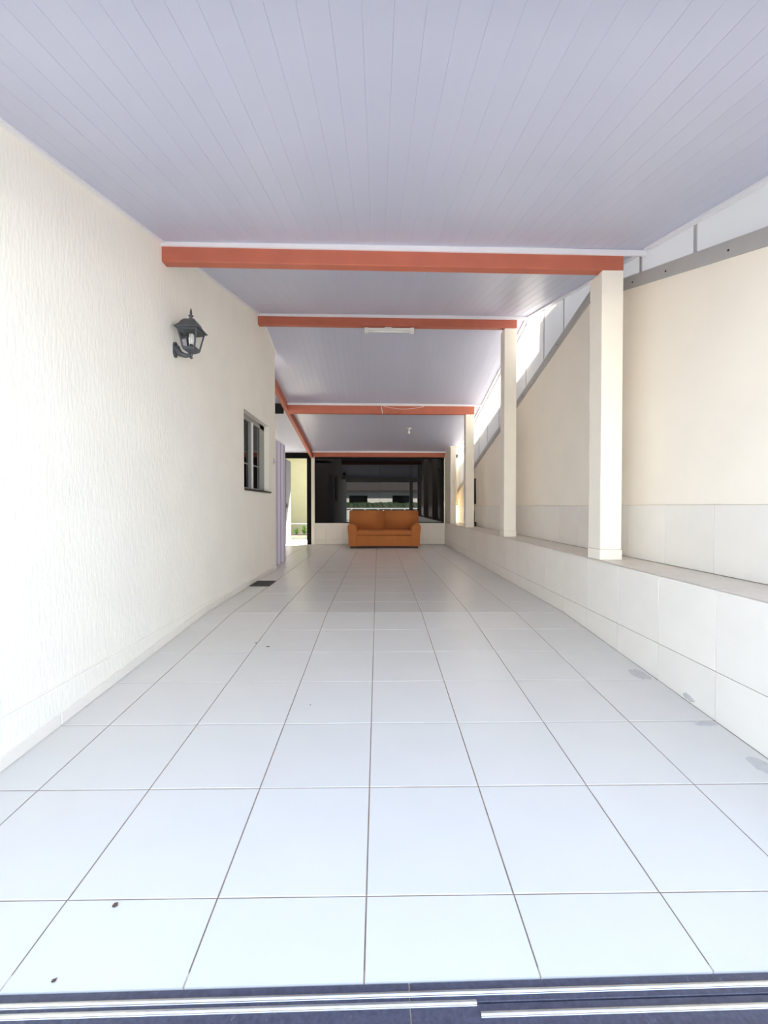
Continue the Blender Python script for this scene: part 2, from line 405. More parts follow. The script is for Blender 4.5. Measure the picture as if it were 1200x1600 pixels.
# ------------------------------------------------------------------ bench along the right wall
bench = thing('bench', 'long low tiled bench along the right wall carrying the pillars', 'bench', (XB, Y0 + 0.03, 0))
def B(o): return sub(o, bench)
bm = bmesh.new()
prism_x(bm, [(Y0 + 0.03, zf(Y0) - 0.3), (YB - 0.004, -0.3), (YB - 0.004, ZB - 0.012), (Y0 + 0.03, ZB - 0.012)], XB + 0.008, XR - 0.012)
B(link('core', bm_mesh(bm, 'core'), 'wallgrout'))
zj = EYE - 0.868
for a, b in zip(edges, edges[1:]):
    b = min(b, YB)
    if b - a < 0.02: continue
    t1 = wall_tile(None, XB, a, b, zj, ZB - 0.001); 
    za = zf((a + b) / 2)
    bm = bmesh.new(); g = 0.0015
    prism_x(bm, [(a + g, zf(a) + 0.0005), (b - g, zf(b) + 0.0005), (b - g, zj - g), (a + g, zj - g)], XB, XB + 0.009)
    t2 = link('tile', bm_mesh(bm, 'cut_tile'), 'walltile')
    me = tile_me(XR - 0.012 - XB - 0.002, b - a - 0.003, 0.012, 0.0015, 'benchtile')
    t3 = link('top_tile', me, None, None, ((XB - 0.002 + XR - 0.012) / 2, (a + b) / 2, ZB))
    for t in (t1, t2, t3):
        mw = t.matrix_local.copy() if t is t1 else None
        B(t)
o = blob('mortar_patch', None, 'mortar', (XB - 0.0005, 2.36, zf(2.36) + 0.03), 0.055, 0.022, 0.002, (0, 0, 0), 4)
o.matrix_local = Matrix(((0, 0, -1, XB), (1, 0, 0, 2.33), (0, 1, 0, zf(2.33) + 0.024), (0, 0, 0, 1))); o['label'] = 'broken tile corner showing grey mortar'; B(o)

# ------------------------------------------------------------------ ceiling of narrow boards, two slopes
ceil = thing('ceiling', 'white ribbed plastic board ceiling rising to a ridge', 'ceiling', kind='structure')
BW = 0.10
def board_me(L, w=BW):
    key = ('board', round(L, 3), round(w, 3))
    if key in CACHE: return CACHE[key]
    bm = bmesh.new(); a, c, t = w / 2 - 0.0002, 0.0015, 0.010
    prof = [(-a, t), (-a, c * 0.6), (-a + c, 0), (a - c, 0), (a, c * 0.6), (a, t)]
    p = [bm.verts.new((x, -L / 2, z)) for x, z in prof]; q = [bm.verts.new((x, L / 2, z)) for x, z in prof]
    bm.faces.new(p); bm.faces.new(q[::-1])
    for i in range(6):
        j = (i + 1) % 6; bm.faces.new((p[i], q[i], q[j], p[j]))
    me = bm_mesh(bm, 'board'); me.materials.append(M['pvc']); CACHE[key] = me
    return me
YF = 0.93
BAYS = [(YF, 3.24), (3.24, RIDGE_Y), (RIDGE_Y, 8.45), (8.45, 11.22)]
for (a, b) in BAYS:
    sl = (zr(b) - zr(a)) / (b - a); L = (b - a) * math.sqrt(1 + sl * sl) - 0.004
    x = XL
    n = int(round((XR - XL) / BW))
    rng = range(n + 1) if b <= RIDGE_Y + 0.01 else range(-11, n + 1)
    for k in rng:
        xc = XL + BW * (k + 0.5)
        w = BW
        if xc + BW / 2 > XR: w = XR - (xc - BW / 2); xc = XR - w / 2
        if w < 0.02: continue
        y_a, y_b = a, b
        if k < 0 and a < YC: y_a = YC + 0.02
        LL = (y_b - y_a) * math.sqrt(1 + sl * sl) - 0.004
        ym = (y_a + y_b) / 2
        link('board', board_me(LL, w), None, ceil, (xc, ym, zr(ym)), (math.atan(sl), 0, 0))
# roof sheet over the boards
bm = bmesh.new()
for a, b, x0 in ((YF - 0.1, RIDGE_Y, XL - 0.05), (RIDGE_Y, 11.3, XL - 0.05), (YC, 11.3, -2.88)):
    x1 = XR + 0.02 if x0 > -3 else XL - 0.05
    prism_x(bm, [(a, zr(a) + 0.012), (b, zr(b) + 0.012), (b, zr(b) + 0.05), (a, zr(a) + 0.05)], x0, x1)
link('roof_sheet', bm_mesh(bm, 'roof_sheet'), 'dark_gap', ceil)

# crown trims
KX = 0.02                                  # the cross beams stand a little askew
def skew_box(name, m, parent, x0, x1, y0, y1, zlo, zhi, bevel=0.0):
    """box whose long side runs askew; zlo, zhi at the front face, top follows the roof"""
    bm = bmesh.new(); v = add_box(bm, x0, x1, y0, y1, zlo, zhi)
    for q in v: q.co.y += KX * q.co.x
    if bevel: bmesh.ops.bevel(bm, geom=bm.edges[:], offset=bevel, segments=1, affect='EDGES')
    return link(name, bm_mesh(bm, name), m, parent)
BEAMS = [(3.245, 'nearest'), (5.78, 'second'), (8.36, 'third'), (10.90, 'last')]
trim_n = 0
for i, (y, _) in enumerate(BEAMS):
    trim_n += 1
    x0 = XL if i < 2 else (-1.84 if i == 2 else -1.72)
    zt_ = zr(y) if y < RIDGE_Y else zr(y)
    o = skew_box('trim_%d' % trim_n, 'trim', None, x0, XR - 0.01, y - 0.014, y + 0.0, zt_ - 0.040, zt_ + 0.002)
    tag(o, 'white crown strip above the %s terracotta cross beam' % _, 'trim', kind='structure')
def edge_trim(x0, x1, ya, yb, h, label):
    global trim_n
    trim_n += 1
    bm = bmesh.new(); prism_x(bm, [(ya, zr(ya)), (yb, zr(yb)), (yb, zr(yb) - h), (ya, zr(ya) - h)], x0, x1)
    tag(link('trim_%d' % trim_n, bm_mesh(bm, 'trim'), 'trim'), label, 'trim', kind='structure')
edge_trim(XL, XL + 0.03, YF, 3.19, 0.014, 'thin white strip where the front ceiling meets the left wall')
edge_trim(XL, XL + 0.03, 3.32, RIDGE_Y - 0.02, 0.014, 'thin white strip where the middle ceiling meets the left wall')
edge_trim(XL, XL + 0.03, RIDGE_Y + 0.02, YC, 0.014, 'thin white strip at the ceiling just before the left wall ends')
edge_trim(XR - 0.05, XR - 0.004, YF, 3.25, 0.016, 'white strip where the front ceiling meets the right panels')
edge_trim(XR - 0.05, XR - 0.004, 3.33, RIDGE_Y - 0.02, 0.016, 'white strip where the middle ceiling meets the right panels')
edge_trim(XR - 0.05, XR - 0.004, RIDGE_Y + 0.02, 8.39, 0.016, 'white strip where the ceiling beyond the ridge meets the right panels')
edge_trim(XR - 0.05, XR - 0.004, 8.46, 11.2, 0.016, 'white strip where the rear ceiling meets the right panels')

# ------------------------------------------------------------------ terracotta beams
BH = 0.115
beam_bottom = []
for i, (y, word) in enumerate(BEAMS):
    z1 = zr(y) - 0.036 - (0.03 if i == 2 else 0); z0 = z1 - BH - (0.02 if i == 2 else 0)
    beam_bottom.append(z0)
    x0 = (XL - 0.02, XL - 0.02, -1.80, -1.70)[i]; x1 = 1.945 if i < 3 else 1.76
    t = thing('beam', {'nearest': 'widest terracotta cross beam nearest the gate under the front ceiling',
                       'second': 'terracotta cross beam with the batten lamp under it',
                       'third': 'terracotta cross beam with a white cord hanging on it',
                       'last': 'thin terracotta cross beam right over the black glass'}[word], 'beam', (x0, y, z0), 'terracotta cross beams')
    o = skew_box('timber', 'beam', None, x0, x1, y, y + 0.08, z0, z1 + 0.03, 0.004)
    sub(o, t)
# third beam continued over the side passage, its shade painted as near black
y = BEAMS[2][0]
o = skew_box('beam', 'beam_shade', None, -2.73, -1.90, y, y + 0.08, beam_bottom[2], zr(y) - 0.01)
tag(o, 'stub of cross beam beyond the sloping side beam, shade painted into its colour', 'beam')
# sloping side beam on the left
bm = bmesh.new()
ys = (6.75, 11.12)
def bx(y): return -1.836 + 0.033 * (y - 7.39)
vs = []
for y in ys:
    for dx in (-0.07, 0):
        for dz in (-0.15, 0.004):
            vs.append(bm.verts.new((bx(y) + dx, y, zr(y) + dz)))
for f in ((0, 1, 3, 2), (4, 6, 7, 5), (0, 2, 6, 4), (1, 5, 7, 3), (0, 4, 5, 1), (2, 3, 7, 6)):
    bm.faces.new([vs[i] for i in f])
tag(link('beam', bm_mesh(bm, 'side_beam'), 'beam'), 'terracotta side beam sloping down from the left wall corner to the back', 'beam')

# ------------------------------------------------------------------ pillars on the bench
PILL = [(3.28, 0, 'square cream pillar on the bench, nearest and tallest in the photo'),
        (5.82, 1, 'square cream pillar on the bench, second from the gate'),
        (8.38, 2, 'square cream pillar on the bench, slender third one near the back')]
for y, bi, lab in PILL:
    t = thing('pillar', lab, 'pillar', (XB + 0.086, y + 0.1, ZB), 'cream pillars on the bench')
    o = box('shaft', 'pillar', None, XB + 0.001, XB + 0.172, y, y + 0.19, ZB + 0.085, beam_bottom[bi] - 0.001, 0.006, 2); sub(o, t)
    o = box('base', 'pillar', None, XB - 0.001, XB + 0.177, y - 0.004, y + 0.194, ZB + 0.001, ZB + 0.084, 0.004, 1); sub(o, t)
t = thing('pillar', 'deep cream end pillar beside the right edge of the black glass', 'pillar', (XB + 0.07, 10.5, ZB), 'cream pillars on the bench')
o = box('shaft', 'pillar', None, XB + 0.001, XB + 0.14, 10.15, 11.14, ZB + 0.085, zr(10.15) - 0.20, 0.004, 1); sub(o, t)
o = box('base', 'pillar', None, XB - 0.001, XB + 0.145, 10.145, 11.145, ZB + 0.001, ZB + 0.084, 0.003, 1); sub(o, t)
o = box('capital', 'pillar', None, XB - 0.005, XB + 0.20, 10.14, 11.14, zr(10.15) - 0.199, zr(11.14) - 0.01 if zr(11.14) - 0.01 > zr(10.15) - 0.19 else zr(10.15) - 0.15); sub(o, t)

# ------------------------------------------------------------------ translucent panels between gable and ceiling
win2 = thing('window_2', 'band of pale translucent panels between the gabled wall and ceiling', 'panel band', kind='structure')
seams = [0.95, 1.6, 2.19, 2.78, 3.36, 4.06, 4.76, 5.33, 5.975, 6.6, 7.3, 8.07, 8.75, 9.4, 10.1, 10.8, 11.25]
for a, b in zip(seams, seams[1:]):
    pts = [(a + 0.001, zg(a) - 0.02)] + ([(PK_Y, PK_Z - 0.02)] if a < PK_Y < b else []) + [(b - 0.001, zg(b) - 0.02), (b - 0.001, zr(b) + 0.006)] + ([(RIDGE_Y, RIDGE_Z + 0.006)] if a < RIDGE_Y < b else []) + [(a + 0.001, zr(a) + 0.006)]
    bm = bmesh.new(); prism_x(bm, pts, XR + 0.004, XR + 0.006)
    # one leaf only: light passes a single sheet
    bmesh.ops.delete(bm, geom=[f for f in bm.faces if not all(abs(v.co.x - XR - 0.004) < 1e-5 for v in f.verts)], context='FACES')
    link('panel', bm_mesh(bm, 'panel'), 'sheet', win2)
for s in seams[1:-1]:
    w = 0.026 if s < 4 else 0.014
    box('mullion', 'strip', win2, XR - 0.004, XR + 0.003, s - w / 2, s + w / 2, zg(s), zr(s) - 0.002)

# neighbouring house wall outside, its top edge throws the shadow on the panels
GAP = 0.6; DZ = GAP * 0.80 / 0.30; DY = GAP * 0.52 / 0.30
bm = bmesh.new()
prism_x(bm, [(0.5, -0.3), (12.4, -0.3), (12.4, EYE + 0.95 + DZ), (6.42 + DY, EYE + 1.90 + DZ), (5.50 + DY, EYE + 2.05 + DZ), (5.48 + DY, EYE + 2.42 + DZ), (0.5, EYE + 2.42 + DZ)], XR + GAP, XR + GAP + 0.2)
tag(link('wall_neighbour', bm_mesh(bm, 'wall_neighbour'), 'neighbour'), 'neighbouring house wall outside the translucent panels', 'wall', kind='structure')

# ------------------------------------------------------------------ back wall with black glazing
back = thing('wall_back', 'low tiled wall under the black glazing at the back', 'wall', kind='structure')
GX0, GX1, GZ0, GZ1 = -1.68, 1.755, EYE - 0.445, zr(YB) - 0.13
box('core', 'wallgrout', back, -1.77, XB + 0.3, YB + 0.008, YB + 0.16, -0.3, GZ0)
xs = [GX0] + [x for x in (-1.386 + 0.45 * k for k in range(0, 7))] + [XB]
for a, b in zip(xs, xs[1:]):
    if b - a < 0.03: continue
    face_tile(back, YB, a, b, 0.135, GZ0 - 0.002)
    face_tile(back, YB, a, b, 0.002, 0.135)
box('side_post', 'pillar', back, -1.77, GX0, YB - 0.01, YB + 0.16, 0.0, GZ1 + 0.12, 0.004, 1)
box('end_wall_added', 'pillar', back, XB + 0.145, XR - 0.002, YB + 0.09, YB + 0.16, ZB + 0.45, zr(YB) + 0.0)  # added to stop sun at the back right, left open low down
box('spandrel', 'pillar', back, -1.77, XR, YB + 0.09, YB + 0.16, GZ1, zr(YB) + 0.0)
win3 = thing('window_3', 'wide wall of black reflecting glass behind the sofa', 'glazing', kind='structure')
box('frame_sill', 'black', win3, GX0, GX1, YB - 0.004, YB + 0.06, GZ0, GZ0 + 0.018)
box('frame_head', 'black', win3, GX0, GX1, YB + 0.0, YB + 0.06, GZ1 - 0.03, GZ1 + 0.02)
box('frame_jamb', 'black', win3, GX0, GX0 + 0.02, YB + 0.0, YB + 0.06, GZ0, GZ1)
box('frame_jamb', 'black', win3, GX1 - 0.02, GX1, YB + 0.0, YB + 0.06, GZ0, GZ1)
nP = 4
for k in range(nP):
    a = GX0 + 0.02 + (GX1 - GX0 - 0.04) * k / nP; b = GX0 + 0.02 + (GX1 - GX0 - 0.04) * (k + 1) / nP
    box('pane', 'blackglass', win3, a + 0.0015, b - 0.0015, YB + 0.020, YB + 0.030, GZ0 + 0.015, GZ1 - 0.025)
box('backing', 'black', win3, GX0, GX1, YB + 0.062, YB + 0.085, GZ0, GZ1 + 0.02)

# black door frame to the courtyard at the back left
door = thing('door_1', 'tall black door frame opening to the bright courtyard', 'door', kind='structure')
DX0, DX1 = -2.50, -1.885
HZ = EYE + 1.27
box('frame_jamb', 'black', door, DX1, -1.772, YB, YB + 0.10, 0.0, HZ + 0.14)
box('frame_head', 'black', door, DX0 - 0.12, DX1, YB, YB + 0.10, HZ, HZ + 0.14)
box('frame_jamb', 'black', door, DX0 - 0.12, DX0, YB, YB + 0.10, 0.0, HZ)
o = box('door_leaf', 'leafdoor', door, DX0 + 0.0, DX0 + 0.035, YB + 0.11, YB + 0.75, 0.01, HZ - 0.01, 0.003, 1); o['label'] = 'grey door leaf standing open'
lk = box('lock', 'black', o, DX0 + 0.036, DX0 + 0.05, YB + 0.15, YB + 0.25, EYE - 0.04, EYE + 0.07)
wl_ = box('wall_back_left', 'wall_smooth', None, DX0 - 0.12, -1.772, YB + 0.0, YB + 0.12, HZ + 0.141, zr(YB) + 0.0)
tag(wl_, 'strip of cream wall above the black courtyard door frame', 'wall', kind='structure')
wl_ = box('wall_passage_added', 'plaster', None, -2.88, -2.74, YC, YB + 0.12, -0.3, 2.95)  # unseen wall, added so the passage gets light only through the door
tag(wl_, 'unseen cream wall added on the far side of the passage to shut out side light', 'wall', kind='structure')

# courtyard beyond
box_c = box('ground_courtyard', 'court', None, -4.2, 2.5, YB + 0.17, 16.0, -0.30, -0.01)
tag(box_c, 'sunlit pale courtyard floor beyond the door frame', 'ground', kind='structure')
wc = thing('wall_courtyard', 'pale yellow courtyard wall seen through the door frame', 'wall', kind='structure')
box('upper_wall', 'courtwall', wc, -4.2, 2.5, 15.60, 15.75, 0.36, 3.0)
box('side_wall_added', 'courtwall', wc, -3.75, -3.6, YB + 0.13, 15.58, -0.05, 3.0)  # unseen, added to narrow the sky that lights the courtyard
box('eave_added', 'roof', wc, -4.2, 2.5, 14.5, 15.80, 3.001, 3.08)  # unseen overhang, added to darken the upper courtyard wall
box('lower_wall', 'courtwall', wc, -4.2, 2.5, 15.585, 15.75, -0.05, 0.345)
ev = box('roof_eave_added', 'roof', None, -3.58, -0.5, YB + 0.17, 12.45, 2.56, 2.64); tag(ev, 'unseen flat slab added over the near courtyard to keep sun out of the passage', 'roof', kind='structure')  # hidden above the door head, added to block sun on the passage floor
cu = box('planter_curb', 'court', None, -3.55, -1.7, 13.40, 13.50, -0.01, 0.07, 0.005, 1)
tag(cu, 'low pale curb edging the green plants in the courtyard', 'curb')
bd = box('flower_bed', 'soil', None, -3.55, -1.7, 13.505, 14.3, -0.02, 0.04); tag(bd, 'strip of brown soil under the courtyard plants', 'flower bed')
leaf_me = {}
def leaf_mesh(s):
    bm = bmesh.new(); n = 6
    prof = [(0, 0.008), (0.2, 0.3), (0.5, 0.42), (0.8, 0.25), (1.0, 0.0)]
    L, R, C = [], [], []
    for u, w in prof:
        z = 0.25 * math.sin(u * 1.6) * s
        C.append(bm.verts.new((0, u * s, z))); L.append(bm.verts.new((-w * s * 0.5, u * s, z + 0.06 * s))); R.append(bm.verts.new((w * s * 0.5, u * s, z + 0.06 * s)))
    for i in range(len(prof) - 1):
        bm.faces.new((L[i], C[i], C[i + 1], L[i + 1])); bm.faces.new((C[i], R[i], R[i + 1], C[i + 1]))
    bmesh.ops.remove_doubles(bm, verts=bm.verts[:], dist=1e-5)
    me = bm_mesh(bm, 'leaf'); me.materials.append(M['leaf']); return me
leafA = leaf_mesh(0.125)
pl_labels = ['leafy green courtyard plant with a raised tip, left one of the bed', 'low green courtyard plant in the middle of the bed', 'leafy green courtyard plant with a raised tip, right one of the bed', 'green courtyard plant hidden at the far left behind the door leaf']
for i, (px, h) in enumerate(((-2.98, 0.27), (-2.72, 0.18), (-2.46, 0.27), (-3.27, 0.2))):
    t = thing('green_plant', pl_labels[i], 'plant', (px, 13.80, 0.04), 'green plants in the courtyard bed')
    bm = bmesh.new(); tube(bm, [(0, 0, 0), (0.005, 0, h * 0.5), (0, 0.005, h)], [0.008, 0.006, 0.004], 6)
    link('stem', bm_mesh(bm, 'stem'), 'leaf', t)
    for k in range(26):
        an = k * 2.4 + i; u = k / 26
        link('leaf', leafA, None, t, (0, 0, 0.02 + u * (h - 0.05)), (random.uniform(0.1, 0.9), random.uniform(-0.3, 0.3), an))

# ------------------------------------------------------------------ lilac folding door at the corner
fd = thing('door_2', 'ribbed lilac white folding door pushed back at the left wall corner', 'folding door', (-1.72, 7.2, 0.0), kind='structure')
n = 6; ya, yb = 6.84, 7.62; h = EYE + 1.09
for k in range(n):
    a = ya + (yb - ya) * k / n; b = ya + (yb - ya) * (k + 1) / n
    bm = bmesh.new()
    s = 0.040 if k % 2 else 0.0; s2 = 0.0 if k % 2 else 0.040
    p = [(-1.735 + s, a + 0.010), (-1.735 + s2, b - 0.010), (-1.745 + s2, b - 0.010), (-1.745 + s, a + 0.010)]
    lo = [bm.verts.new((x, y, 0.012)) for x, y in p]; hi = [bm.verts.new((x, y, h)) for x, y in p]
    bm.faces.new(lo[::-1]); bm.faces.new(hi)
    for i in range(4): bm.faces.new((lo[i], lo[(i + 1) % 4], hi[(i + 1) % 4], hi[i]))
    o = link('fold_panel', bm_mesh(bm, 'fold_panel'), 'lilac'); sub(o, fd)
for k in range(1, n):
    yk = ya + (yb - ya) * k / n; xk = -1.735 + (0.040 if k % 2 else 0.0)
    o = box('hinge_strip', 'lilac_dark', None, xk - 0.012, xk + 0.006, yk - 0.016, yk + 0.016, 0.012, h - 0.002, 0.004, 1); sub(o, fd)
o = box('end_post', 'lilac', None, -1.745, -1.705, yb, yb + 0.03, 0.003, h + 0.004, 0.003, 1); sub(o, fd)
o = box('end_post', 'lilac', None, -1.745, -1.700, ya - 0.15, ya, 0.003, h + 0.004, 0.003, 1); sub(o, fd)
o = box('top_track', 'lilac', None, -1.745, -1.708, ya - 0.15, yb + 0.03, h + 0.005, h + 0.03); sub(o, fd)

# latch on the wall corner
t = thing('latch', 'small metal latch on the edge of the left wall corner', 'latch', (XL, 6.58, EYE + 0.70))
o = box('plate', 'alu', None, XL, XL + 0.006, 6.56, 6.60, EYE + 0.67, EYE + 0.76, 0.001, 1); sub(o, t)
bm = bmesh.new(); tube(bm, [(XL + 0.005, 6.58, EYE + 0.70), (XL + 0.03, 6.58, EYE + 0.70), (XL + 0.04, 6.60, EYE + 0.69), (XL + 0.04, 6.63, EYE + 0.66)], 0.006, 8)
sub(link('hook', bm_mesh(bm, 'hook'), 'alu'), t)
bm = bmesh.new(); lathe(bm, [(0.002, 0), (0.012, 0.004), (0.014, 0.014), (0.010, 0.024), (0.002, 0.027)], 10, (XL + 0.015, 6.58, EYE + 0.635))
sub(link('padlock', bm_mesh(bm, 'padlock', True), 'white'), t)
bm = bmesh.new(); tube(bm, [(XL + 0.008, 6.50, EYE + 1.16), (XL + 0.008, 6.50, EYE + 1.27)], 0.008, 8)
tag(link('conduit', bm_mesh(bm, 'conduit'), 'pillar'), 'short painted conduit stub on the wall beside the window', 'conduit')

# ------------------------------------------------------------------ wall lantern
LY, LX = 3.40, XL + 0.135
lz = EYE + 1.42                           # eave height
lan = thing('wall_lantern', 'dark grey four-sided wall lantern with a clear glass body on the cream wall', 'lantern', (XL, LY, EYE + 1.28))
def A(o): return sub(o, lan)
def sq_frustum(bm, c, prof):
    rings = []
    for hw, z in prof:
        rings.append([bm.verts.new((c[0] + sx * hw, c[1] + sy * hw, c[2] + z)) for sx, sy in ((-1, -1), (1, -1), (1, 1), (-1, 1))])
    for a, b in zip(rings, rings[1:]):
        for i in range(4):
            j = (i + 1) % 4; bm.faces.new((a[i], a[j], b[j], b[i]))
    bm.faces.new(rings[0][::-1]); bm.faces.new(rings[-1])
c = (LX, LY, lz)
bm = bmesh.new(); sq_frustum(bm, c, [(0.094, 0.0), (0.096, 0.006), (0.082, 0.020), (0.066, 0.040), (0.056, 0.062), (0.040, 0.082), (0.018, 0.092), (0.006, 0.096)])
A(link('roof', bm_mesh(bm, 'roof'), 'lantern'))
bm = bmesh.new(); lathe(bm, [(0.010, 0.094), (0.014, 0.100), (0.010, 0.110), (0.020, 0.118), (0.020, 0.122), (0.008, 0.128), (0.010, 0.142), (0.008, 0.158), (0.003, 0.178), (0.001, 0.182)], 10, c)
A(link('finial', bm_mesh(bm, 'finial', True), 'lantern'))
top, bot, zb_ = 0.074, 0.046, -0.150
bm = bmesh.new()
for sx, sy in ((-1, -1), (1, -1), (1, 1), (-1, 1)):
    tube(bm, [(c[0] + sx * top, c[1] + sy * top, c[2]), (c[0] + sx * bot, c[1] + sy * bot, c[2] + zb_)], 0.0075, 6)
sq_frustum(bm, c, [(top + 0.004, -0.016), (top + 0.006, -0.001)])
A(link('cage', bm_mesh(bm, 'cage'), 'lantern'))
for k in range(4):
    sg = [(-1, -1), (1, -1), (1, 1), (-1, 1)]; a, b = sg[k], sg[(k + 1) % 4]
    bm = bmesh.new(); q = []
    for (sx, sy), hw, z in ((a, top - 0.002, -0.017), (b, top - 0.002, -0.017), (b, bot, zb_ + 0.004), (a, bot, zb_ + 0.004)):
        q.append(bm.verts.new((c[0] + sx * hw, c[1] + sy * hw, c[2] + z)))
    bm.faces.new(q); A(link('glass_pane', bm_mesh(bm, 'glass_pane'), 'glass'))
bm = bmesh.new(); sq_frustum(bm, c, [(0.010, -0.186), (0.026, -0.178), (0.047, -0.162), (0.053, -0.142)])
A(link('cup', bm_mesh(bm, 'cup'), 'lantern'))
bm = bmesh.new(); lathe(bm, [(0.004, -0.228), (0.011, -0.222), (0.012, -0.214), (0.007, -0.208), (0.012, -0.198), (0.013, -0.186), (0.008, -0.180)], 10, c)
A(link('drop', bm_mesh(bm, 'drop', True), 'lantern'))
bm = bmesh.new()
tube(bm, [(LX - 0.005, LY, lz - 0.198), (LX - 0.045, LY, lz - 0.200), (LX - 0.085, LY, lz - 0.188), (LX - 0.110, LY, lz - 0.160), (XL + 0.012, LY, lz - 0.135)], [0.013, 0.018, 0.024, 0.028, 0.030], 10)
A(link('arm', bm_mesh(bm, 'arm', True), 'lantern'))
bm = bmesh.new()
pr = [(0.028 * math.cos(a), 0.0 + 0.028 * math.sin(a)) for a in [math.pi * k / 10 for k in range(11)]]
pl = [(LY + p, lz - 0.120 + q) for p, q in pr] + [(LY - 0.028, lz - 0.185), (LY - 0.012, lz - 0.215), (LY + 0.012, lz - 0.215), (LY + 0.028, lz - 0.185)]
prism_x(bm, pl, XL - 0.004, XL + 0.016)
A(link('wall_plate', bm_mesh(bm, 'wall_plate'), 'lantern'))
bm = bmesh.new(); lathe(bm, [(0.014, -0.150), (0.014, -0.112)], 10, c); A(link('lamp_holder', bm_mesh(bm, 'lamp_holder'), 'lantern'))
bm = bmesh.new()
for dx, dy in ((-0.009, -0.009), (0.009, -0.009), (0.009, 0.009), (-0.009, 0.009)):
    tube(bm, [(c[0] + dx, c[1] + dy, c[2] - 0.110), (c[0] + dx, c[1] + dy, c[2] - 0.026)], 0.0065, 8)
A(link('bulb', bm_mesh(bm, 'bulb', True), 'bulb'))

# ------------------------------------------------------------------ batten lamp under the second beam
bz = beam_bottom[1]; by = 5.80
t = thing('batten_lamp', 'short white batten lamp fixed under the second terracotta beam', 'lamp', (0.155, by + 0.03, bz))
for nm, m, x0, x1, z0, z1, y0, y1 in (('body', 'white', -0.17, 0.48, bz - 0.045, bz - 0.012, by + 0.005, by + 0.065),
                                      ('end_cap', 'white', -0.19, -0.135, bz - 0.075, bz - 0.010, by, by + 0.07),
                                      ('end_cap', 'white', 0.445, 0.50, bz - 0.075, bz - 0.010, by, by + 0.07),
                                      ('mount', 'white', 0.09, 0.19, bz - 0.013, bz - 0.001, by + 0.01, by + 0.06)):
    sub(box(nm, m, None, x0, x1, y0, y1, z0, z1, 0.004, 2), t)
bm = bmesh.new(); tube(bm, [(-0.136, by + 0.035, bz - 0.058), (0.446, by + 0.035, bz - 0.058)], 0.010, 12)
sub(link('tube', bm_mesh(bm, 'tube', True), 'bulb'), t)

# bulb on the rear ceiling
sy_, sx_ = 9.45, 0.70; sz = zr(sy_)
t = thing('bulb_holder', 'white bulb holder with a bare bulb on the rear ceiling', 'lamp', (sx_, sy_, sz))
bm = bmesh.new(); lathe(bm, [(0.030, 0), (0.062, -0.004), (0.060, -0.014), (0.030, -0.026), (0.022, -0.060)][::-1], 16, (sx_, sy_, sz - 0.010)); sub(link('rose', bm_mesh(bm, 'rose', True), 'white'), t)
bm = bmesh.new(); lathe(bm, [(0.003, -0.150), (0.020, -0.145), (0.031, -0.122), (0.028, -0.098), (0.017, -0.076), (0.015, -0.062)], 14, (sx_, sy_, sz - 0.008)); sub(link('bulb', bm_mesh(bm, 'bulb', True), 'bulb'), t)

# cord on the third beam
yb3 = BEAMS[2][0] - 0.004; zb3 = zr(BEAMS[2][0]) - 0.045
t = thing('cord', 'thin white cord hanging on the third terracotta beam', 'cord', (0.1, yb3, zb3))
bm = bmesh.new(); tube(bm, [(0.06, yb3 - 0.006, zb3 - 0.01), (0.075, yb3 - 0.010, zb3 - 0.08), (0.09, yb3 - 0.008, zb3 - 0.155)], 0.008, 8)
sub(link('hanging_end', bm_mesh(bm, 'hanging_end', True), 'white'), t)
bm = bmesh.new(); tube(bm, [(0.10 + 0.82 * u, yb3 - 0.003 + KX * (0.10 + 0.82 * u), zb3 - 0.005 - 0.055 * math.sin(math.pi * u)) for u in [k / 14 for k in range(15)]], 0.004, 6)
sub(link('sagging_wire', bm_mesh(bm, 'sagging_wire', True), 'white'), t)

# black flex and lamp standing on the bench behind the third pillar
t = thing('hanging_cable', 'black cable hanging down the right wall to a coil on the bench', 'cable', (2.06, 9.0, ZB))
bm = bmesh.new(); tube(bm, [(2.085, 8.92, EYE + 0.60), (2.085, 8.92, EYE + 0.05)], [0.018, 0.026], 10); sub(link('sheath', bm_mesh(bm, 'sheath', True), 'cable'), t)
bm = bmesh.new(); tube(bm, [(2.085, 8.92, EYE + 0.06), (2.08, 8.93, EYE - 0.15), (2.07, 8.90, ZB + 0.10), (2.05, 8.90, ZB + 0.03)], 0.009, 8); sub(link('flex', bm_mesh(bm, 'flex', True), 'cable'), t)
bm = bmesh.new()
pts = []
for k in range(50):
    a = k * 0.5; pts.append((2.045 + 0.05 * math.cos(a), 8.86 + 0.10 * math.sin(a), ZB + 0.012 + 0.0016 * k))
tube(bm, pts, 0.008, 6); sub(link('coil', bm_mesh(bm, 'coil', True), 'cable'), t)
o = box('plug', 'cable', None, 2.0, 2.05, 8.70, 8.75, ZB + 0.002, ZB + 0.035, 0.006, 2); sub(o, t)

